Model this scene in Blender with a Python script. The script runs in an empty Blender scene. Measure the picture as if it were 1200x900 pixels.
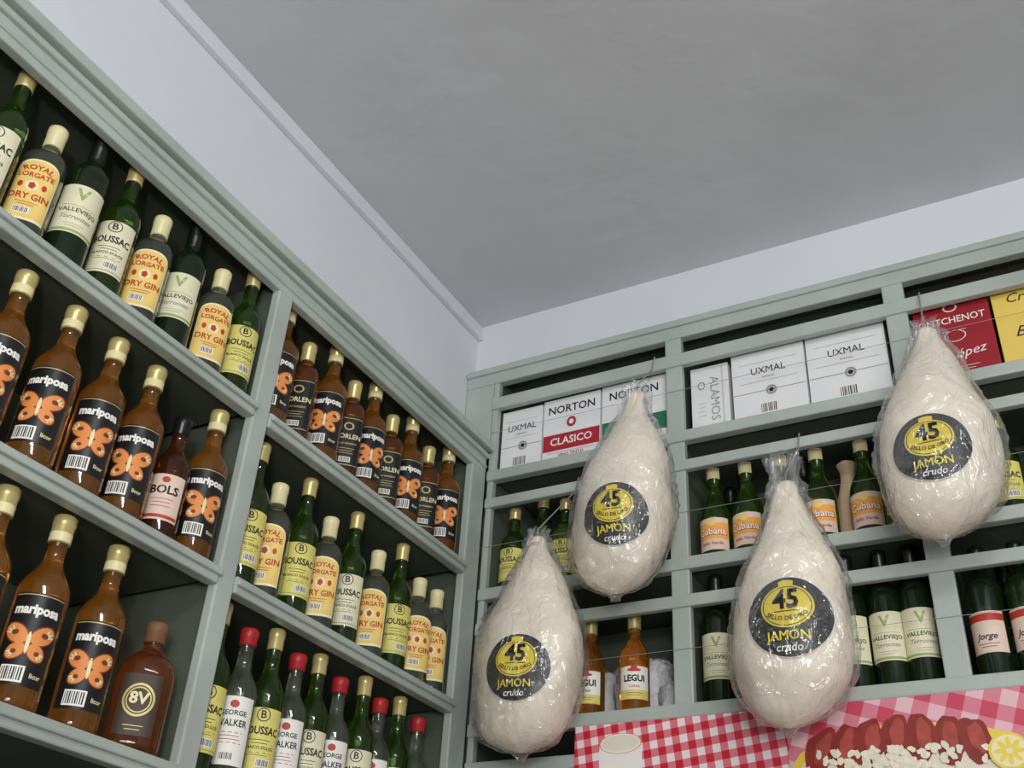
import bpy, bmesh, math, random
from mathutils import Matrix, Vector, noise
from mathutils.bvhtree import BVHTree
random.seed(4)
SC=bpy.context.scene
COL=bpy.context.collection
# ------------------------------------------------------------------ camera
R=[[0.87942,-0.21778,-0.4233],[0.47284,0.50249,0.72383],[0.05506,-0.83671,0.54488]]
C=(1.4444,-2.2527,1.5692)
M=Matrix([[R[0][0],-R[0][1],-R[0][2],C[0]],[R[1][0],-R[1][1],-R[1][2],C[1]],[R[2][0],-R[2][1],-R[2][2],C[2]],[0,0,0,1]])
cam=bpy.data.objects.new('camera',bpy.data.cameras.new('camera'));COL.objects.link(cam)
cam.matrix_world=M;cam.data.sensor_width=36;cam.data.lens=36*1266.9/1200;cam.data.clip_start=0.02
SC.camera=cam
try:
    SC.view_settings.view_transform='Standard'
    SC.view_settings.look='None'
except Exception: pass
# ------------------------------------------------------------------ materials
MATS={}
def srgb(r,g,b):
    return tuple(((c/255)/12.92 if c/255<=.04045 else ((c/255+.055)/1.055)**2.4) for c in (r,g,b))
def mat(name,rgb,rough=.5,metal=0,trans=0,bump=0,bscale=60,var=0,vscale=6,ior=1.45,coat=0):
    if name in MATS: return MATS[name]
    m=bpy.data.materials.new(name);m.use_nodes=True;nt=m.node_tree;b=nt.nodes['Principled BSDF']
    c=srgb(*rgb)+(1,)
    b.inputs['Base Color'].default_value=c
    b.inputs['Roughness'].default_value=rough;b.inputs['Metallic'].default_value=metal
    b.inputs['Transmission Weight'].default_value=trans;b.inputs['IOR'].default_value=ior
    b.inputs['Coat Weight'].default_value=coat
    tc=nt.nodes.new('ShaderNodeTexCoord')
    if var:
        n=nt.nodes.new('ShaderNodeTexNoise');n.inputs['Scale'].default_value=vscale;n.inputs['Detail'].default_value=5
        nt.links.new(tc.outputs['Object'],n.inputs['Vector'])
        r=nt.nodes.new('ShaderNodeValToRGB');r.color_ramp.elements[0].position=.3;r.color_ramp.elements[1].position=.7
        r.color_ramp.elements[0].color=tuple(x*(1-var) for x in c[:3])+(1,)
        r.color_ramp.elements[1].color=tuple(min(1,x*(1+var)) for x in c[:3])+(1,)
        nt.links.new(n.outputs['Fac'],r.inputs['Fac']);nt.links.new(r.outputs['Color'],b.inputs['Base Color'])
    if bump:
        n=nt.nodes.new('ShaderNodeTexNoise');n.inputs['Scale'].default_value=bscale;n.inputs['Detail'].default_value=4
        nt.links.new(tc.outputs['Object'],n.inputs['Vector'])
        bp=nt.nodes.new('ShaderNodeBump');bp.inputs['Strength'].default_value=bump;bp.inputs['Distance'].default_value=.01
        nt.links.new(n.outputs['Fac'],bp.inputs['Height']);nt.links.new(bp.outputs['Normal'],b.inputs['Normal'])
    MATS[name]=m;return m
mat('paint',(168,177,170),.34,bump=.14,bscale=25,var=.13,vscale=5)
mat('paint_shade',(80,88,76),.6,bump=.1,bscale=20,var=.18,vscale=4)  # same shelf paint, with the shade of the unlit interior put into the colour
mat('wallwhite',(212,215,220),.75,bump=.16,bscale=14,var=.04,vscale=2)
mat('ceil',(200,202,207),.85,bump=.3,bscale=9,var=.07,vscale=1.6)
mat('floor',(150,140,128),.5,var=.2)
mat('g_green',(112,160,56),.04,trans=.95)
mat('g_dark',(34,54,28),.06,trans=.6)
mat('g_amber',(232,158,62),.05,trans=.90)
mat('g_brown',(110,56,28),.05,trans=.8)
mat('g_clear',(206,214,190),.04,trans=.95)
mat('g_red',(214,124,56),.05,trans=.92)
mat('gold',(200,184,122),.3,metal=.3)
mat('cream',(226,216,166),.35);mat('black',(14,14,15),.4);mat('capdark',(20,22,22),.3)
mat('red',(170,36,40),.4);mat('white',(232,230,222),.5);mat('paper',(222,217,184),.5,var=.08,vscale=30)
mat('yel',(216,206,114),.5,var=.08,vscale=30);mat('ginlab',(230,198,112),.5,var=.08,vscale=30);mat('gincream',(234,224,178),.5)
mat('ginred',(180,56,34),.5);mat('dkgreen',(40,60,36),.5);mat('ltgreen',(150,170,110),.5)
mat('ink',(34,32,34),.55);mat('orange',(222,140,76),.5);mat('dorange',(120,56,26),.5)
mat('blacklab',(26,25,28),.35);mat('pinklab',(222,198,182),.5,var=.06,vscale=30);mat('grey',(150,150,150),.5)
mat('cardw',(226,226,228),.6,var=.04,vscale=12);mat('cardred',(150,24,36),.55,var=.06);mat('cardyel',(228,198,96),.6,var=.04)
mat('cardgrey',(196,196,198),.6);mat('bandred',(170,30,48),.5);mat('bandgreen',(38,110,80),.5)
mat('kraft',(206,176,146),.7,bump=.3,bscale=30,var=.08)
mat('wire',(150,152,150),.45,metal=.2);mat('hamyel',(228,206,50),.4);mat('hamblack',(24,23,22),.35)
mat('bag',(225,226,230),.35,trans=.2,bump=.8,bscale=40)
mat('ham',(236,226,208),.5,bump=.25,bscale=16,var=.11,vscale=9)
mat('hammeat',(136,42,34),.5,var=.25,vscale=30);mat('hammeat2',(166,70,58),.5,var=.2,vscale=40)
mat('rice',(228,220,198),.6,var=.1,vscale=120);mat('lemon',(232,206,76),.5);mat('enamel',(234,230,224),.4);mat('enamelin',(222,214,196),.4)
mat('olabel',(236,168,76),.5);mat('cork',(120,84,56),.6)
mat('darklab',(60,44,34),.5)
# gingham cloth print
def gingham(name,size,rot,cr,cp,cw):
    m=bpy.data.materials.new(name);m.use_nodes=True;nt=m.node_tree;b=nt.nodes['Principled BSDF'];N=nt.nodes.new;L=nt.links.new
    b.inputs['Roughness'].default_value=.35
    tc=N('ShaderNodeTexCoord');mp=N('ShaderNodeMapping')
    mp.inputs['Scale'].default_value=(1/size,1,1/size)
    mp0=N('ShaderNodeMapping');mp0.inputs['Rotation'].default_value=(0,rot,0)
    L(tc.outputs['Object'],mp0.inputs[0]);L(mp0.outputs[0],mp.inputs[0])
    sp=N('ShaderNodeSeparateXYZ');L(mp.outputs[0],sp.inputs[0])
    g=[]
    for k in ('X','Z'):
        fr=N('ShaderNodeMath');fr.operation='FRACT';L(sp.outputs[k],fr.inputs[0])
        gt=N('ShaderNodeMath');gt.operation='GREATER_THAN';gt.inputs[1].default_value=.5;L(fr.outputs[0],gt.inputs[0]);g.append(gt)
    ad=N('ShaderNodeMath');ad.operation='ADD';L(g[0].outputs[0],ad.inputs[0]);L(g[1].outputs[0],ad.inputs[1])
    dv=N('ShaderNodeMath');dv.operation='MULTIPLY';dv.inputs[1].default_value=.5;L(ad.outputs[0],dv.inputs[0])
    r=N('ShaderNodeValToRGB');r.color_ramp.interpolation='CONSTANT';e=r.color_ramp.elements
    e[0].position=0;e[0].color=srgb(*cw)+(1,);e[1].position=.75;e[1].color=srgb(*cr)+(1,)
    x=e.new(.25);x.color=srgb(*cp)+(1,)
    L(dv.outputs[0],r.inputs[0]);L(r.outputs[0],b.inputs['Base Color']);MATS[name]=m
gingham('ging1',.034,.12,(190,34,54),(218,116,128),(232,220,222))
gingham('ging2',.06,-.35,(196,68,92),(212,124,142),(226,182,190))
# clear plastic wrap
def plastic():
    m=bpy.data.materials.new('plasticwrap');m.use_nodes=True;nt=m.node_tree;N=nt.nodes.new;L=nt.links.new
    nt.nodes.remove(nt.nodes['Principled BSDF']);o=nt.nodes['Material Output']
    t=N('ShaderNodeBsdfTransparent');t.inputs[0].default_value=(.98,.98,.98,1)
    g=N('ShaderNodeBsdfGlossy');g.inputs['Roughness'].default_value=.13;g.inputs['Color'].default_value=(1,1,1,1)
    d=N('ShaderNodeBsdfDiffuse');d.inputs[0].default_value=(.8,.82,.84,1)
    tc=N('ShaderNodeTexCoord');mp=N('ShaderNodeMapping');mp.inputs['Scale'].default_value=(1,1,.55)
    L(tc.outputs['Object'],mp.inputs[0])
    n=N('ShaderNodeTexNoise')
    n.inputs['Scale'].default_value=26;n.inputs['Detail'].default_value=3;n.inputs['Distortion'].default_value=1.2
    L(mp.outputs[0],n.inputs['Vector'])
    bp=N('ShaderNodeBump');bp.inputs['Strength'].default_value=1;bp.inputs['Distance'].default_value=.018
    L(n.outputs['Fac'],bp.inputs['Height'])
    L(bp.outputs[0],g.inputs['Normal'])
    fr=N('ShaderNodeLayerWeight');fr.inputs[0].default_value=.35;L(bp.outputs[0],fr.inputs['Normal'])
    ml=N('ShaderNodeMath');ml.operation='MULTIPLY_ADD';ml.inputs[1].default_value=.46;ml.inputs[2].default_value=.08
    L(fr.outputs['Facing'],ml.inputs[0])
    mx=N('ShaderNodeMixShader');mx.inputs[0].default_value=.15;L(g.outputs[0],mx.inputs[1]);L(d.outputs[0],mx.inputs[2])
    m2=N('ShaderNodeMixShader');L(ml.outputs[0],m2.inputs[0]);L(t.outputs[0],m2.inputs[1]);L(mx.outputs[0],m2.inputs[2])
    L(m2.outputs[0],o.inputs['Surface']);MATS['plasticwrap']=m
plastic()
# ------------------------------------------------------------------ mesh builder
class MB:
    def __init__(s): s.v=[];s.f=[];s.m=[];s.sm=[];s.names=[]
    def mi(s,n):
        if n not in s.names: s.names.append(n)
        return s.names.index(n)
    def add(s,v,f,mn,smooth=False):
        o=len(s.v);s.v+= [tuple(p) for p in v];k=s.mi(mn)
        for q in f: s.f.append([i+o for i in q]);s.m.append(k);s.sm.append(smooth)
    def box(s,x0,x1,y0,y1,z0,z1,mn):
        v=[(x,y,z) for x in (x0,x1) for y in (y0,y1) for z in (z0,z1)]
        s.add(v,[(0,1,3,2),(4,6,7,5),(0,4,5,1),(2,3,7,6),(0,2,6,4),(1,5,7,3)],mn)
    def mesh(s,name):
        me=bpy.data.meshes.new(name);me.from_pydata(s.v,[],s.f)
        for n in s.names: me.materials.append(MATS[n])
        me.polygons.foreach_set('material_index',s.m);me.polygons.foreach_set('use_smooth',s.sm)
        me.update();return me
def obj(name,me,loc=(0,0,0),rz=0,parent=None):
    o=bpy.data.objects.new(name,me);COL.objects.link(o);o.location=loc;o.rotation_euler=(0,0,rz)
    if parent: o.parent=parent
    return o
def bevel(o,w=.003,seg=2):
    b=o.modifiers.new('bev','BEVEL');b.width=w;b.segments=seg;b.limit_method='ANGLE'
TC={}
def textgeo(s,bold):
    k=(s,bold)
    if k in TC: return TC[k]
    c=bpy.data.curves.new('t','FONT');c.body=s;c.align_x='CENTER';c.align_y='CENTER';c.offset=bold;c.resolution_u=2
    o=bpy.data.objects.new('t',c);COL.objects.link(o)
    dg=bpy.context.evaluated_depsgraph_get();dg.update();me=o.evaluated_get(dg).to_mesh()
    v=[(p.co.x,p.co.y) for p in me.vertices];f=[list(p.vertices) for p in me.polygons]
    o.evaluated_get(dg).to_mesh_clear();bpy.data.objects.remove(o);bpy.data.curves.remove(c)
    TC[k]=(v,f);return v,f
def text(mb,mp,s,cu,cz,h,mn,off=.0009,bold=.02,sx=1.0,arc=0,rot=0,shear=0):
    if 'M' in s and bold>0:
        for d in(-.022,.022): text(mb,mp,s,cu+d*h*.6,cz,h,mn,off+d*.002,0,sx,arc,rot,shear)
        return
    v,f=textgeo(s,bold);P=[]
    for x,y in v:
        x*=h*sx;y*=h;x+=y*shear
        if arc:
            a=x/arc;rr=arc+y;x=rr*math.sin(a);y=rr*math.cos(a)-arc
        if rot: x,y=x*math.cos(rot)-y*math.sin(rot),x*math.sin(rot)+y*math.cos(rot)
        P.append(mp(cu+x,cz+y,off))
    mb.add(P,f,mn)
def patch(mb,mp,u0,u1,zl,zh,mn,off=.0005,n=12,nz=1):
    P=[];F=[]
    g=lambda q,u:q(u) if callable(q) else q
    for i in range(n+1):
        t=i/n;u=u0+(u1-u0)*t;a=g(zl,2*t-1);b=g(zh,2*t-1)
        for j in range(nz+1): P.append(mp(u,a+(b-a)*j/nz,off))
    for i in range(n):
        for j in range(nz):
            a=i*(nz+1)+j;F.append((a,a+nz+1,a+nz+2,a+1))
    mb.add(P,F,mn,True)
def disc(mb,mp,cu,cz,ru,rz,mn,off=.0008,n=24,r0=0,rings=2,rot=0,squash=None):
    P=[];F=[]
    for k in range(rings+1):
        q=r0+(1-r0)*k/rings
        for i in range(n):
            a=2*math.pi*i/n;x=ru*q*math.cos(a);y=rz*q*math.sin(a)
            if rot: x,y=x*math.cos(rot)-y*math.sin(rot),x*math.sin(rot)+y*math.cos(rot)
            P.append(mp(cu+x,cz+y,off))
    for k in range(rings):
        for i in range(n):
            j=(i+1)%n;F.append((k*n+i,k*n+j,(k+1)*n+j,(k+1)*n+i))
    mb.add(P,F,mn,True)
def barcode(mb,mp,cu,cz,w,h,off=.0009):
    patch(mb,mp,cu-w/2,cu+w/2,cz-h/2,cz+h/2,'white',off,4)
    n=9
    for i in range(n):
        u=cu-w*.44+w*.88*i/n;patch(mb,mp,u,u+w*.88/n*(.35+.3*((i*7)%3)/2),cz-h*.38,cz+h*.4,'ink',off+.0003,1)
def lines(mb,mp,cu,z0,dz,n,w,mn='ink',t=.0012,off=.0009):
    for i in range(n):
        ww=w*(1-.25*((i*5)%3)/2);z=z0-dz*i;patch(mb,mp,cu-ww/2,cu+ww/2,z-t/2,z+t/2,mn,off,4)
# ------------------------------------------------------------------ bottles
def sef(th,n):
    if n==2: return 1
    return 1/((abs(math.cos(th))**n+abs(math.sin(th))**n)**(1/n))
def lathe(mb,prof,nexp=2,seg=36,shoulder=None):
    rings=[]
    for p in prof:
        r,z=p[0],p[1];e=p[3] if len(p)>3 else nexp
        rings.append([(r*sef(2*math.pi*i/seg+1e-6,e)*math.cos(2*math.pi*i/seg),r*sef(2*math.pi*i/seg+1e-6,e)*math.sin(2*math.pi*i/seg),z) for i in range(seg)])
    i=0
    while i<len(prof)-1:
        mn=prof[i][2];j=i
        while j<len(prof)-1 and prof[j][2]==mn: j+=1
        V=[];F=[]
        for k in range(i,j+1): V+=rings[k]
        for k in range(j-i):
            for q in range(seg):
                w=(q+1)%seg;F.append((k*seg+q,k*seg+w,(k+1)*seg+w,(k+1)*seg+q))
        F.append(tuple(range(seg-1,-1,-1)))
        F.append(tuple((j-i)*seg+q for q in range(seg)))
        mb.add(V,F,mn,True);i=j
def bottle_profile(h,r,zb,zs,rn,glass,cap,zc,rc,nexp=2,foil=None,shape='round'):
    p=[(r*.55,.002,glass,2),(r*.9,0,glass,nexp),(r*.985,.004,glass,nexp),(r,.012,glass,nexp),(r,zb,glass,nexp)]
    for k in range(1,9):
        t=k/8
        if shape=='round': q=math.cos(t*math.pi/2)**.8 ; rr=rn+(r-rn)*q; z=zb+(zs-zb)*t**.9
        else: q=.5+.5*math.cos(math.pi*t); rr=rn+(r-rn)*q; z=zb+(zs-zb)*t
        p.append((rr,z,glass,nexp+(2-nexp)*t))
    p.append((rn,zc-.001,glass,2))
    p.append((rn+.0005,zc,cap,2));p.append((rc,zc+.0015,cap,2));p.append((rc,h-.018,cap,2));p.append((rc*1.06,h-.017,cap,2));p.append((rc*1.06,h-.003,cap,2));p.append((rc*.9,h,cap,2))
    return p
BT={}
def mk(kind):
    if kind in BT: return BT[kind]
    mb=MB();n=2
    def M_(r,n=2):
        def mp(u,z,off):
            th=u/r;rr=r*sef(th,n)+off;return (rr*math.cos(th),rr*math.sin(th),z)
        return mp
    if kind in('bou','bouy','bous'):
        h=.31;r=.0345
        if kind=='bous': h=.245
        k=h/.31
        lathe(mb,bottle_profile(h,r,.175*k,.235*k,.0135,'g_green','gold',.268*k,.0152,shape='sig'))
        mp=M_(r);lb='yel' if kind!='bou' else 'paper';a=.040
        patch(mb,mp,-a,a,.035*k,.150*k,lb,n=20)
        patch(mb,mp,-a,a,.039*k,.041*k,'ltgreen',.0008,n=20)
        disc(mb,mp,0,.137*k,.0125,.0125,'ink',.0008,r0=.86,rings=1)
        text(mb,mp,'B',0,.137*k,.020,'ink',bold=.02)
        text(mb,mp,'BOUSSAC',0,.108*k,.0195,'ink',bold=.03,sx=.80)
        lines(mb,mp,0,.092*k,.006,2,.04)
        text(mb,mp,'BLANCO DULCE',0,.078*k,.0075,'ink');lines(mb,mp,0,.069*k,.004,2,.05,t=.0008)
        barcode(mb,mp,.012,.052*k,.026,.014);
    elif kind=='vv':
        h=.31;r=.0365
        lathe(mb,bottle_profile(h,r,.19,.235,.014,'g_dark','capdark',.245,.0150))
        mp=M_(r);patch(mb,mp,-.043,.043,.055,.160,'paper',n=20)
        text(mb,mp,'V',0,.138,.034,'ltgreen',bold=.03)
        patch(mb,mp,-.03,.03,.1135,.1145,'ltgreen',.0009)
        text(mb,mp,'VALLEVIEJO',0,.104,.0125,'dkgreen',bold=.015,sx=1.05)
        text(mb,mp,'Torrontes',0,.088,.013,'grey',shear=.4)
        lines(mb,mp,0,.074,.005,2,.035,'grey',t=.001)
        patch(mb,mp,-.043,.043,.058,.063,'ltgreen',.0008,n=20)
    elif kind=='gin':
        h=.255;r=.0355;n=3.2
        lathe(mb,bottle_profile(h,r,.160,.198,.0135,'g_clear','cream',.208,.0165,nexp=n))
        mp=M_(r,n)
        patch(mb,mp,-.034,.034,.022,lambda t:.128+.024*math.sqrt(max(0,1-t*t)),'gincream',n=22)
        patch(mb,mp,-.031,.031,.027,lambda t:.126+.022*math.sqrt(max(0,1-t*t)),'ginlab',.0008,n=22)
        text(mb,mp,'ROYAL',0,.133,.0145,'ginred',.0012,bold=.03,arc=.05)
        text(mb,mp,'LORGATE',0,.116,.0135,'ginred',.0012,bold=.03,sx=.9)
        disc(mb,mp,-.001,.094,.010,.011,'gincream',.0011);disc(mb,mp,-.001,.094,.006,.008,'ginred',.0014,n=5,rings=1)
        disc(mb,mp,-.018,.094,.004,.007,'ginred',.0011,n=6,rings=1);disc(mb,mp,.017,.094,.004,.007,'ginred',.0011,n=6,rings=1)
        text(mb,mp,'DRY GIN',0,.070,.0175,'ginred',.0012,bold=.03,sx=.85)
        lines(mb,mp,0,.058,.005,2,.034,'ginred',off=.0011);barcode(mb,mp,-.004,.041,.024,.013,.0011)
    elif kind=='mar':
        h=.309;r=.0385
        p=bottle_profile(h,r,.180,.238,.0145,'g_amber','gold',.262,.0172,shape='sig');lathe(mb,p)
        patch(mb,M_(.0172),-.054,.0539,.264,.279,'cream',.0003,n=24)
        mp=M_(r);patch(mb,mp,-.041,.041,.030,.168,'blacklab',n=22)
        patch(mb,mp,-.039,.039,.164,.1655,'gold',.0008,n=20)
        text(mb,mp,'mariposa',0,.142,.0205,'white',bold=.045,sx=.88)
        cz=.092
        for sx in(-1,1):
            for (du,dz,ru,rz,ro) in((.019,.013,.022,.0145,.6),(.0145,-.013,.0165,.0125,-.7)):
                disc(mb,mp,sx*du,cz+dz,ru,rz,'dorange',.0010,rot=ro*sx,n=18,rings=3)
                disc(mb,mp,sx*du,cz+dz,ru*.88,rz*.86,'orange',.0013,rot=ro*sx,n=18,rings=3)
                for q in(-.5,0,.5):
                    aa=ro*sx+q*.9;x=sx*du+math.cos(aa)*sx*ru*.45;z=cz+dz+math.sin(aa)*rz*.45*sx
                    disc(mb,mp,x,z,ru*.34,rz*.12,'cream',.0016,rot=aa,n=10,rings=1)
                disc(mb,mp,sx*du*1.1,cz+dz*1.1,ru*.25,rz*.28,'dorange',.0018,n=10,rings=1)
        disc(mb,mp,0,cz,.0028,.017,'cream',.0019,n=10,rings=1)
        barcode(mb,mp,-.010,.046,.034,.024);text(mb,mp,'licor',.024,.046,.010,'cream')
    elif kind=='dor':
        h=.262;r=.033;n=3.5
        lathe(mb,bottle_profile(h,r,.170,.205,.0135,'g_red','gold',.214,.016,nexp=n))
        mp=M_(r,n);patch(mb,mp,-.031,.031,.022,.150,'blacklab',n=22)
        for z in(.027,.146): patch(mb,mp,-.028,.028,z-.0008,z+.0008,'gold',.0009,n=20)
        disc(mb,mp,0,.125,.011,.010,'gold',.001,r0=.7,rings=1)
        text(mb,mp,'DORLEN',0,.098,.0165,'cream',.0012,bold=.02,sx=.85)
        text(mb,mp,'OLD WHISKY',0,.080,.0065,'gold',.0012);lines(mb,mp,0,.068,.006,3,.036,'gold',off=.001);barcode(mb,mp,0,.040,.024,.013,.0011)
    elif kind=='bols':
        h=.25;r=.035
        lathe(mb,bottle_profile(h,r,.14,.195,.0135,'g_brown','capdark',.212,.0155,shape='sig'))
        mp=M_(r);patch(mb,mp,-.036,.036,.03,.118,'pinklab',n=20)
        text(mb,mp,'BOLS',0,.087,.022,'ink',bold=.03);lines(mb,mp,0,.07,.007,3,.04,'ginred')
        disc(mb,mp,0,.107,.007,.006,'ginred',.001);patch(mb,mp,-.034,.034,.034,.040,'ginred',.0009,n=14)
    elif kind=='flask':
        h=.218;r=.047;n=3
        lathe(mb,bottle_profile(h,r,.122,.170,.015,'g_red','cork',.182,.018,nexp=n))
        mp=M_(r,n)
        patch(mb,mp,-.03,.03,.02,.118,'darklab',n=18)
        disc(mb,mp,0,.076,.024,.027,'gold',.0011,r0=.86,rings=1);disc(mb,mp,0,.076,.019,.021,'gold',.0011,r0=.9,rings=1)
        text(mb,mp,'8V',0,.078,.026,'cream',.0013,bold=.03);lines(mb,mp,0,.035,.006,2,.03,'gold',off=.0011)
    elif kind=='geo':
        h=.285;r=.034
        lathe(mb,bottle_profile(h,r,.165,.215,.014,'g_clear','red',.252,.0165,shape='sig'))
        mp=M_(r);patch(mb,mp,-.038,.038,.03,.150,'white',n=20)
        disc(mb,mp,0,.136,.008,.007,'ginred',.001)
        text(mb,mp,'GEORGE',0,.120,.0125,'ink',.001);text(mb,mp,'WALKER',0,.102,.0165,'ink',.001,bold=.02,sx=.85)
        lines(mb,mp,0,.086,.006,4,.045,'ginred');barcode(mb,mp,0,.045,.026,.014)
    elif kind=='leg':
        h=.245;r=.035
        lathe(mb,bottle_profile(h,r,.135,.190,.0135,'g_amber','gold',.205,.0155,shape='sig'))
        mp=M_(r);patch(mb,mp,-.036,.036,.03,.108,'yel',n=20)
        patch(mb,mp,-.036,.036,.052,.106,'white',.0008,n=20)
        text(mb,mp,'LEGUI',0,.078,.0205,'ink',.0012,bold=.04,sx=.9)
        disc(mb,mp,0,.098,.016,.004,'ginred',.0012);disc(mb,mp,0,.102,.008,.006,'ginred',.0012)
        text(mb,mp,'CANA',0,.060,.009,'ginred',.0012);lines(mb,mp,0,.045,.005,2,.04,'ginred')
        for z in(.03,.108): patch(mb,mp,-.037,.037,z-.001,z+.001,'ginred',.001,n=20)
    elif kind=='cub':
        h=.25;r=.038
        lathe(mb,bottle_profile(h,r,.11,.195,.0145,'g_green','g_green',.205,.016,shape='sig'))
        mp=M_(r);patch(mb,M_(.0165),-.02,.02,.218,.247,'cream',.0012,n=8)
        patch(mb,mp,-.042,.042,.02,.102,'pinklab',n=20);patch(mb,mp,-.042,.042,.048,.088,'olabel',.0008,n=20)
        text(mb,mp,'Cubana',.0007,.0655,.0240,'ginred',.0011,bold=.06,sx=.95);text(mb,mp,'Cubana',0,.066,.0235,'white',.0016,bold=.02,sx=.95)
        text(mb,mp,'Sello Verde',0,.036,.011,'ginred',.001)
        disc(mb,mp,0,.09,.010,.009,'ginlab',.0011)
    elif kind=='dark':
        h=.285;r=.036
        lathe(mb,bottle_profile(h,r,.18,.225,.014,'g_dark','capdark',.24,.015))
        mp=M_(r);patch(mb,mp,-.038,.038,.05,.135,'pinklab',n=20);patch(mb,mp,-.038,.038,.115,.13,'ginred',.0008,n=20)
        text(mb,mp,'Jorge',0,.083,.018,'ink',.0011,bold=.02,shear=.3);lines(mb,mp,0,.068,.006,2,.04)
    elif kind=='plain':
        h=.29;r=.035
        lathe(mb,bottle_profile(h,r,.17,.225,.0135,'g_green','gold',.25,.0152,shape='sig'))
        mp=M_(r);patch(mb,mp,-.038,.038,.05,.14,'paper',n=20);lines(mb,mp,0,.12,.012,4,.045)
    elif kind=='wrap':
        p=[(.02,0,'kraft'),(.036,.002,'kraft'),(.038,.02,'kraft'),(.037,.11,'kraft'),(.030,.15,'kraft'),(.019,.185,'kraft'),(.017,.215,'kraft'),(.024,.235,'kraft'),(.02,.24,'kraft'),(.005,.238,'kraft')]
        lathe(mb,p,seg=28)
        mb.v=[(x*(1+.06*math.sin(5*math.atan2(y,x)+z*40)),y*(1+.06*math.sin(5*math.atan2(y,x)+z*40)),z) for x,y,z in mb.v]
    me=mb.mesh(kind+'_bottle');BT[kind]=me;return me
NAMES=dict(bou='wine_bottle',bouy='wine_bottle',bous='wine_bottle',vv='wine_bottle',gin='gin_bottle',mar='liqueur_bottle',dor='whisky_bottle',bols='liqueur_bottle',flask='brandy_flask',geo='whisky_bottle',leg='liqueur_bottle',cub='cider_bottle',dark='wine_bottle',plain='wine_bottle',wrap='paper_wrapped_bottle')
def put(kind,x,y,z,ang):
    o=obj(NAMES[kind],mk(kind),(x,y,z+.0005),math.radians(ang+random.uniform(-11,11)));return o
ZA,ZB,ZC,ZD=2.675,2.325,1.98,1.63
XB=.048
def row(z,items,ang=-38,x=XB):
    for k,y in items: put(k,x+random.uniform(-.009,.0),y,z,ang)
row(ZA,[('gin',-1.66),('bou',-1.565),('gin',-1.478),('vv',-1.398),('bou',-1.31),('gin',-1.222),('vv',-1.137),('gin',-1.046),('bouy',-.967)])
row(ZB,[('mar',-1.63),('mar',-1.53),('mar',-1.440),('mar',-1.335),('mar',-1.235),('mar',-1.140),('bols',-1.052),('mar',-.973)])
put('bols',-.06,-1.395,ZB,-35)
row(ZC,[('mar',-1.47),('mar',-1.345),('mar',-1.235),('mar',-1.115),('flask',-.995)])
row(ZA,[('mar',-.842),('dor',-.755),('mar',-.668),('dor',-.585),('mar',-.503),('dor',-.42),('mar',-.335),('dor',-.252),('mar',-.165)],-48)
row(ZB,[('bouy',-.838),('gin',-.762),('bouy',-.675),('gin',-.593),('bou',-.502),('gin',-.408),('bouy',-.32),('gin',-.238),('gin',-.160)],-48)
row(ZC,[('bouy',-.85),('geo',-.776),('bouy',-.702),('geo',-.628),('bou',-.553),('geo',-.477),('bou',-.402),('geo',-.328),('bou',-.255),('geo',-.178)],-48)
ZS1,ZS2,ZS3=2.965,2.625,2.285
def brow(z,items,y=.025):
    for k,x,*r in items:
        yy=r[0] if r else y
        a=math.degrees(math.atan2(C[1]-yy,C[0]-x));a=a*.5-90*.5
        put(k,x,yy,z,a)
brow(ZS2,[('bous',.15),('plain',.215,.06),('vv',.29,.11),('bous',.300),('dark',.37,.12),('dark',.16,.18),('bous',.45),('bous',.53)])
brow(ZS2,[('cub',.704),('cub',.785),('cub',.87),('cub',.956),('wrap',1.01,.10),('cub',1.061),('cub',1.128,.07),('dark',.75,.12),('dark',.9,.12),('dark',.69,.2)])
brow(ZS2,[('dark',1.275,.05),('bous',1.352),('bous',1.43),('cub',1.51),('cub',1.6)])
brow(ZS3,[('leg',.378),('leg',.491),('leg',.27)])
brow(ZS3,[('vv',.695),('vv',.77),('vv',.845),('vv',.92),('vv',.993),('vv',1.066),('vv',1.130)])
brow(ZS3,[('dark',1.262),('dark',1.338),('dark',1.42),('dark',1.50),('dark',1.3,.13)])
# ------------------------------------------------------------------ room shell
def slab(name,x0,x1,y0,y1,z0,z1,mn,bv=0):
    mb=MB();mb.box(x0,x1,y0,y1,z0,z1,mn);o=obj(name,mb.mesh(name))
    if bv: bevel(o,bv)
    return o
XR=4.2;YN=-5.0;H=3.5
slab('wall_left',-.42,-.32,YN,.44,0,H,'wallwhite')
slab('wall_back',-.32,XR,.34,.44,0,H,'wallwhite')
slab('wall_right',XR,XR+.1,YN,.44,0,H,'wallwhite')
slab('wall_front',-.42,XR+.1,YN-.1,YN,0,H,'wallwhite')
slab('ceiling',-.42,XR+.1,YN-.1,.44,H,H+.1,'ceil')
slab('floor',-.42,XR+.1,YN-.1,.44,-.1,0,'floor')
slab('wall_bulkhead_left',-.32,0,YN,.34,3.045,H,'wallwhite')
slab('wall_bulkhead_back',0,XR,0,.34,3.306,H,'wallwhite')
mb=MB();mb.box(0,.012,YN,0,3.458,3.4995,'wallwhite');mb.box(0,.018,YN,0,3.449,3.457,'wallwhite');o=obj('trim_1',mb.mesh('trim'));bevel(o,.003)
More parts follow.
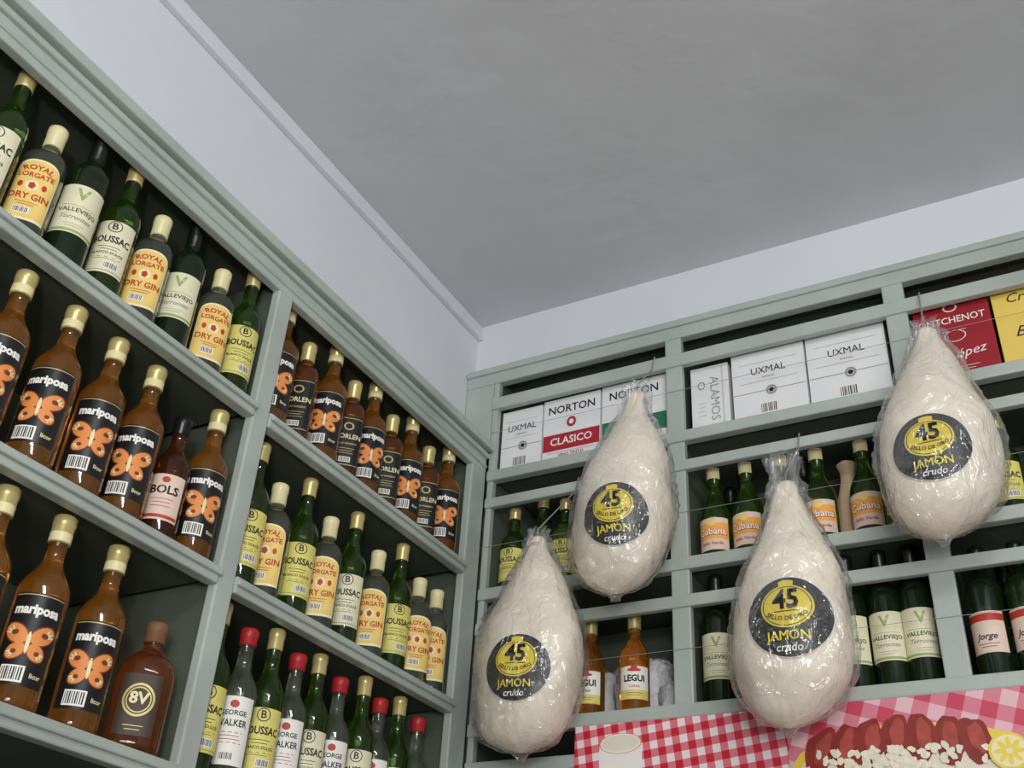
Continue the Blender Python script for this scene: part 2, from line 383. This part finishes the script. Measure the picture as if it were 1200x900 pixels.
# ------------------------------------------------------------------ left shelving
XF=.09;TH=.034
mb=MB();P='paint';I='paint_shade'
yn=-3.2;ye=-.045
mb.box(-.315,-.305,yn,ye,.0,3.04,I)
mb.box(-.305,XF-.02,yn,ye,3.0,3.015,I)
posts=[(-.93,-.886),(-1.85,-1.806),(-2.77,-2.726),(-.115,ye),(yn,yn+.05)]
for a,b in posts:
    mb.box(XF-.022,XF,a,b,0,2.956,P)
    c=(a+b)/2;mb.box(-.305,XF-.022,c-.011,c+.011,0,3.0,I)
mb.box(XF-.022,XF,yn,ye,2.955,3.021,P)
mb.box(XF-.01,XF+.010,yn,ye,3.000,3.014,P)
mb.box(XF-.01,XF+.005,yn,ye,2.972,2.980,P)
mb.box(0.001,XF+.022,yn,ye,3.02,3.044,P)
for z in (ZA,ZB,ZC,ZD,1.28,.93):
    e=[yn+.05,-2.77,-2.726,-1.85,-1.806,-.93,-.886,-.115]
    for k in range(0,8,2):
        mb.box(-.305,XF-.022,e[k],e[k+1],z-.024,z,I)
        mb.box(XF-.024,XF+.004,e[k],e[k+1],z-TH,z-.001,P)
        mb.box(XF,XF+.012,e[k],e[k+1],z-.020,z-.008,P)
mb.box(-.3,XF-.025,yn+.06,-.12,0,.88,P)
o=obj('wooden_shelving',mb.mesh('left_shelving'));bevel(o,.0035)
# ------------------------------------------------------------------ back shelving
YF=-.04;xe=3.1
mb=MB();x0=XF+.002
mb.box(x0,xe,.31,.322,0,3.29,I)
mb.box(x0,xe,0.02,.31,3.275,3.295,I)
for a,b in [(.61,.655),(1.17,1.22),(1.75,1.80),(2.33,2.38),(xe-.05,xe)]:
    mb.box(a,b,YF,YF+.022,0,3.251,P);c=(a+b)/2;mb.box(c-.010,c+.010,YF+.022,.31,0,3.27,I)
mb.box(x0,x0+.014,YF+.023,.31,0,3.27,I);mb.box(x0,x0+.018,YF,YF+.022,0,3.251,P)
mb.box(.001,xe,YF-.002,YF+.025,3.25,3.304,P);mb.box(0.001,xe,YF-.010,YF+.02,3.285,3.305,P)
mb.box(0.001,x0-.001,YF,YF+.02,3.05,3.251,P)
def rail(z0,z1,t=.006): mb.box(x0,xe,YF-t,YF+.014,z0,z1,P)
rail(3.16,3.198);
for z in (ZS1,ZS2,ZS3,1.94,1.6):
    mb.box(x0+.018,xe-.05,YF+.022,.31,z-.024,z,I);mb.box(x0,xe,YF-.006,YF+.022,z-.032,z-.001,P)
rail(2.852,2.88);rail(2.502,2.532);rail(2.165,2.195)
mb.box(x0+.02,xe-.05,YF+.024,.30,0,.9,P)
o=obj('wooden_shelving',mb.mesh('back_shelving'));bevel(o,.0035)
# retaining wires
mb=MB()
def rod(mb,a,b,r,mn,seg=8):
    a=Vector(a);b=Vector(b);d=(b-a).normalized();u=d.orthogonal().normalized();w=d.cross(u);V=[];F=[]
    for p in(a,b):
        for i in range(seg):
            t=2*math.pi*i/seg;V.append(p+u*r*math.cos(t)+w*r*math.sin(t))
    for i in range(seg): j=(i+1)%seg;F.append((i,j,seg+j,seg+i))
    mb.add(V,F,mn,True)
for z in (3.085,2.74,2.405): rod(mb,(x0,YF-.002,z),(xe,YF-.002,z),.0006,'wire')
obj('retaining_wires',mb.mesh('wires'))
# ------------------------------------------------------------------ boxes
def flat(x,z):
    return lambda u,v,off:(x+u,-off,z+v)
def carton(x0_,x1_,h,style,dy=0):
    w=x1_-x0_;mb=MB();base={'red':'cardred','yel':'cardyel'}.get(style,'cardw')
    mb.box(-w/2,w/2,0,.24,0,h,base)
    mb.box(-w/2-.0004,w/2+.0004,.11,.13,0.001,h+.0006,'kraft' if style not in('red','yel') else base)
    mp=flat(0,0);q='grey'
    def T(s,u,v,hh,mn,**k): text(mb,mp,s,u,v,hh,mn,.0008,**k)
    if style=='ux':
        T('UXMAL',0,h*.70,.028,'ink',sx=.95,bold=0);patch(mb,mp,-w*.49,w*.49,h*.40,h*.41,'grey',.0006)
        patch(mb,mp,-w*.40,w*.40,h*.82,h*.825,'grey',.0006);patch(mb,mp,-w*.40,w*.40,h*.545,h*.55,'grey',.0006)
        disc(mb,mp,.005,h*.40,.014,.014,'grey',.0008,n=16,r0=.6,rings=1,);disc(mb,mp,.005,h*.40,.007,.007,'ink',.0009,n=6)
        T('BODEGAS',0,h*.60,.007,'grey');barcode(mb,mp,-w*.02,h*.16,.045,.032,.0007)
    elif style in('nr','ng'):
        bc='bandred' if style=='nr' else 'bandgreen'
        patch(mb,mp,-w/2+.001,w/2-.001,h*.19,h*.44,bc,.0006)
        T('NORTON',0,h*.82,.034,'ink',sx=.95,bold=.015);disc(mb,mp,0,h*.60,.014,.016,bc,.0008);disc(mb,mp,0,h*.60,.007,.008,'white',.001)
        T('CLASICO',0,h*.32,.032,'white',sx=.95);T('VINO TINTO',0,h*.11,.013,bc);patch(mb,mp,-w*.42,w*.42,h*.155,h*.16,bc,.0007)
    elif style=='al':
        T('ALAMOS',.012,h*.5,.034,'grey',rot=-math.pi/2,bold=0);disc(mb,mp,-.022,h*.72,.010,.012,'grey',.0008,r0=.7,rings=1)
        lines(mb,mp,-.022,h*.45,.012,4,.02,'grey',off=.0008)
        patch(mb,mp,w*.32,w*.36,0.005,h-.005,'cardgrey',.0006)
    elif style=='red':
        T('ONTCHENOT',-.002,h*.72,.026,'white',sx=.9,bold=.01);disc(mb,mp,0,h*.88,.016,.012,'white',.0008,r0=.75,rings=1)
        disc(mb,mp,0,h*.52,.024,.016,'white',.0008,r0=.9,rings=1);lines(mb,mp,0,h*.62,.008,2,.07,'white',off=.0008)
        T('López',.02,h*.30,.034,'white',shear=.4,rot=.12,bold=0)
        lines(mb,mp,0,h*.14,.008,2,.08,'white',off=.0008)
    elif style=='yel':
        T('Cr. San',-.01,h*.82,.036,'ink',shear=.3,bold=0);T('Bianchi',-.0,h*.38,.04,'ink',shear=.3,rot=-.1,bold=0);disc(mb,mp,0,h*.60,.02,.014,'ginred',.0008,r0=.8,rings=1)
    o=obj('cardboard_wine_box',mb.mesh('carton'),((x0_+x1_)/2,-.012+dy,ZS1+.0005))
    return o
carton(.113,.238,.195,'ux');carton(.243,.412,.20,'nr');carton(.417,.60,.205,'ng',.002)
carton(.665,.765,.20,'al',.01);carton(.778,.963,.205,'ux');carton(.968,1.158,.21,'ux',.003)
carton(1.228,1.395,.225,'red');carton(1.402,1.59,.225,'yel');carton(1.60,1.74,.2,'ux')
# white plastic bags on the lowest shelf
bm=bmesh.new();bmesh.ops.create_uvsphere(bm,u_segments=64,v_segments=40,radius=1)
for v in bm.verts:
    p=v.co.copy();p=Vector([math.copysign(abs(c)**.5,c) for c in p])
    n_=noise.noise(p*2.2)*.12+abs(noise.noise(p*4))*.16+abs(noise.noise(p*9))*.10
    p*=(1-n_);v.co=(p.x*.078,p.y*.062,max(0,.075+p.z*.078))
mb=MB();mb.add([v.co for v in bm.verts],[[v.index for v in f.verts] for f in bm.faces],'bag',True);bm.free()
bag=mb.mesh('bag')
for bx,by,br,bs in((.475,.15,0,1),(.36,.20,1.0,1),(.555,.10,2.2,.55),(.43,.225,.4,1.1)):
    obj('plastic_bag',bag,(bx,by,ZS3+.0005),br).scale=(bs,bs,bs*1.1)
# ------------------------------------------------------------------ hanging hams
def interp(t,pts):
    for (a,va),(b,vb) in zip(pts,pts[1:]):
        if t<=b:
            k=(t-a)/(b-a);return va+(vb-va)*k
    return pts[-1][1]
WP0=[(0,.13),(.025,.20),(.05,.20),(.08,.23),(.13,.32),(.2,.47),(.3,.66),(.4,.82),(.5,.93),(.6,.99),(.68,1.0),(.76,.97),(.84,.88),(.9,.75),(.95,.55),(.985,.30),(1.0,.02)]
WP=[(i/60,sum(interp(min(1,max(0,i/60+d)),WP0) for d in(-.02,-.01,0,.01,.02))/5 if 3<i<57 else interp(i/60,WP0)) for i in range(61)]
YH=-.195
def ham(tip,bot,W,cmid,lab,lr,hook,seed,tilt=0,plume=.04):
    x_t,z_t=tip;x_b,z_b=bot;L=z_t-z_b
    off=Vector((seed*3.1,seed*1.7,seed))
    def cx(s):
        base=x_t+(x_b-x_t)*s;mid=x_t+(x_b-x_t)*.65
        return base+(cmid-mid)*math.exp(-((s-.65)/.32)**2)
    def surf(s0,s1,m,n,grow,nz,wr):
        V=[]
        for i in range(m+1):
            s=s0+(s1-s0)*i/m
            if i==m: s=s1
            sc=min(1,max(0,s));w=interp(sc,WP)*W/2
            if s<0: w=W/2*(.11+.9*(-s)) 
            w=w+grow
            for k in range(n):
                a=2*math.pi*k/n;d=Vector((math.cos(a),math.sin(a)*.80,0))
                # one flank fuller than the other, like a real leg of ham
                asym=1+.06*math.sin(seed*1.9+2.5*s)*math.cos(a)+.03*math.cos(2*a+seed)
                p=Vector((cx(sc)+d.x*w*asym,YH+d.y*w,z_t-L*s-(grow if s>=1 else 0)))
                q=noise.noise(p*8+off)*nz*2.3+noise.noise(p*20+off)*nz*.4
                if wr:
                    fold=max(0,1-abs(noise.noise(Vector((math.cos(a)*1.6,math.sin(a)*1.6,s*5+seed)))*6))
                    q+=wr*.5*fold
                    f2=max(0,1-abs(noise.noise(Vector((math.cos(a)*3+5,math.sin(a)*3+s*4,s*9+seed)))*7))
                    q+=wr*.35*f2
                    if abs(s-.97)<.1: q+=wr*.8*noise.noise(Vector((math.cos(a)*3,math.sin(a)*3,s*20+seed)))
                    if s<.14: q+=wr*.9*math.sin(a*7+s*20)*min(1,(.16-s)*6)
                p+=d*q*(min(1,w/.03));V.append(p)
        F=[]
        for i in range(m):
            for k in range(n):
                j=(k+1)%n;F.append((i*n+k,i*n+j,(i+1)*n+j,(i+1)*n+k))
        F.append(tuple(m*n+k for k in range(n)))
        return V,F
    mb=MB();V,F=surf(0,1,60,56,0,.006,0);F.append(tuple(range(55,-1,-1)));mb.add(V,F,'ham',True)
    bvh=BVHTree.FromPolygons([tuple(v) for v in V],F)
    lx,lz=lab
    def mp(u,v,o):
        h=bvh.ray_cast(Vector((lx+u*math.cos(tilt)-v*math.sin(tilt),-1,lz+v*math.cos(tilt)+u*math.sin(tilt))),Vector((0,1,0)))
        if h[0] is None: return (lx+u,YH,lz+v)
        return tuple(h[0]+Vector((0,-1,0))*(o*1.0+.0015))
    s=lr/.075
    disc(mb,mp,0,0,.075*s,.075*s,'hamblack',.0022,n=48,rings=12)
    disc(mb,mp,0,0,.075*s,.075*s,'white',.0026,n=48,rings=1,r0=.985)
    disc(mb,mp,0,.017*s,.047*s,.041*s,'hamyel',.0034,n=40,rings=8)
    patch(mb,mp,-.013*s,.013*s,.052*s,.064*s,'hamyel',.0034,n=6,nz=2)
    disc(mb,mp,0,.064*s,.014*s,.004*s,'hamyel',.0036,n=16)
    disc(mb,mp,0,.017*s,.0435*s,.0378*s,'hamblack',.0042,n=40,rings=1,r0=.965)
    text(mb,mp,'45',0,.028*s,.052*s,'hamblack',.0056,bold=.03,sx=.9)
    patch(mb,mp,-.022*s,.024*s,.0058*s,.0073*s,'hamblack',.0048,n=8)
    text(mb,mp,'SELLO DE ORO',0,-.0075*s,.0112*s,'hamblack',.0052,bold=.02,arc=-.06*s)
    text(mb,mp,'JAMÓN',0,-.0385*s,.0240*s,'hamyel',.0048,bold=.03,sx=.95)
    text(mb,mp,'crudo',0,-.0585*s,.0195*s,'white',.0048,bold=.01,shear=.25)
    body=mb.mesh('ham_body')
    root=bpy.data.objects.new('hanging_ham',None);COL.objects.link(root);root.location=(x_t,YH,z_t)
    off_=(-x_t,-YH,-z_t)
    b=obj('ham_body',body,off_,parent=root)
    m2=MB();V,F=surf(-plume,1.02,84,96,.0070,.006,.014);m2.add(V,F,'plasticwrap',True);obj('plastic_wrap',m2.mesh('wrap'),off_,parent=root)
    m3=MB();hx,hz=hook
    pts=[Vector((x_t,YH,z_t-.012)),Vector((x_t,YH,z_t+.02)),Vector((hx,YF-.03,hz-.03)),Vector((hx,YF-.016,hz+.008)),Vector((hx,YF-.010,hz+.020)),Vector((hx,YF-.0065,hz+.0175)),]
    for a,b_ in zip(pts,pts[1:]): rod(m3,a,b_,.0018,'wire')
    for i in range(12):
        a0=2*math.pi*i/12;a1=2*math.pi*(i+1)/12
        for zz in(.020,.024,.028): rod(m3,(x_t+.026*math.cos(a0)*.8,YH+.020*math.sin(a0)*.85,z_t-zz),(x_t+.026*math.cos(a1)*.8,YH+.020*math.sin(a1)*.85,z_t-zz),.0016,'kraft',5)
    obj('cord_and_hook',m3.mesh('hook'),off_,parent=root)
ham((.338,2.660),(.322,2.163),.242,.330,(.350,2.318),.073,(.372,2.865),1,-.02)
ham((.593,2.999),(.540,2.490),.240,.557,(.573,2.639),.074,(.585,3.18),2,.02)
ham((.935,2.684),(.893,2.168),.242,.920,(.938,2.352),.081,(.94,2.865),3,0,.13)
ham((1.265,2.992),(1.228,2.505),.232,1.249,(1.244,2.658),.075,(1.255,3.18),4,.02)
# ------------------------------------------------------------------ posters
def poster(x0_,x1_,z0,z1,mn,deco):
    mb=MB();mb.box(x0_,x1_,-.003,0,z0,z1,mn)
    mp=lambda u,v,off:(u,-.003-off,v)
    deco(mb,mp);return obj('food_poster',mb.mesh('poster'),(0,-.0475,0))
def blob(mb,mp,cu,cv,ru,rv,mn,off,sd,rot=0,n=28,am=.18):
    P=[];F=[]
    for k in range(1,4):
        for i in range(n):
            a=2*math.pi*i/n;q=k/3*(1+am*noise.noise(Vector((math.cos(a)*1.6,math.sin(a)*1.6,sd))));x=ru*q*math.cos(a);y=rv*q*math.sin(a)
            x,y=x*math.cos(rot)-y*math.sin(rot),x*math.sin(rot)+y*math.cos(rot);P.append(mp(cu+x,cv+y,off))
    for k in range(2):
        for i in range(n):
            j=(i+1)%n;F.append((k*n+i,k*n+j,(k+1)*n+j,(k+1)*n+i))
    F.append(tuple(range(n)));mb.add(P,F,mn)
def d1(mb,mp):
    patch(mb,mp,.438,.538,lambda t:2.10+.012*t*t,2.208,'enamel',.0004,n=16)
    disc(mb,mp,.488,2.208,.050,.022,'enamel',.0006);disc(mb,mp,.488,2.209,.044,.017,'enamelin',.0008)
    disc(mb,mp,.488,2.208,.050,.022,'orange',.0009,r0=.95,rings=1)
    blob(mb,mp,.70,2.0,.16,.08,'rice',.0005,3);blob(mb,mp,.66,2.04,.08,.05,'hammeat',.0008,5)
def d2(mb,mp):
    blob(mb,mp,1.08,2.12,.22,.085,'lemon',.0004,7,am=.05);blob(mb,mp,1.08,2.115,.205,.075,'enamelin',.0006,7,am=.05)
    for i in range(7):
        x=.92+i*.048;blob(mb,mp,x,2.178-.006*abs(i-3),.030,.044,'hammeat',.0008+.0002*i,i*1.3,rot=-.5+.12*i,am=.3)
        blob(mb,mp,x+.004,2.182-.006*abs(i-3),.014,.030,'hammeat2',.0009+.0002*i,i*2.1,rot=-.5+.12*i,am=.3)
    random.seed(9)
    for i in range(170):
        blob(mb,mp,1.045+random.gauss(0,.07),2.125+random.uniform(-.045,.030),.009,.006,'rice' if i%3 else 'enamelin',.0026+.00002*i,i*.7,rot=random.uniform(-1.5,1.5),n=10,am=.5)
    disc(mb,mp,1.262,2.135,.036,.034,'lemon',.0065);disc(mb,mp,1.262,2.135,.031,.029,'gincream',.0068)
    for i in range(8):
        a=i*math.pi/4;disc(mb,mp,1.262+.016*math.cos(a),2.135+.015*math.sin(a),.011,.0045,'lemon',.0071,rot=a,n=10,rings=1)
poster(.378,.852,1.80,2.252,'ging1',d1);poster(.853,1.60,1.80,2.252,'ging2',d2)
# ------------------------------------------------------------------ lights
def area(name,loc,tgt,sx,sy,pw,col):
    l=bpy.data.lights.new(name,'AREA');l.shape='RECTANGLE';l.size=sx;l.size_y=sy;l.energy=pw;l.color=col
    o=bpy.data.objects.new(name,l);COL.objects.link(o);o.location=loc
    o.rotation_euler=(Vector(tgt)-Vector(loc)).to_track_quat('-Z','Y').to_euler();return o
area('window_light',(2.9,-4.7,1.7),(.5,0,2.6),2.0,1.5,104,(.985,.99,1))
area('ceiling_tube_light',(2.3,-2.7,3.40),(1.2,-1.0,2.0),1.3,.06,20,(.99,1,.97))
area('added_glint_light',(1.75,-2.9,1.9),(.5,-.3,2.6),.12,.12,12,(1,.97,.92))  # added small light behind the camera, for glints on the bottles
w=bpy.data.worlds.new('w');SC.world=w;w.use_nodes=True
w.node_tree.nodes['Background'].inputs[0].default_value=(.7,.8,.9,1);w.node_tree.nodes['Background'].inputs[1].default_value=.3
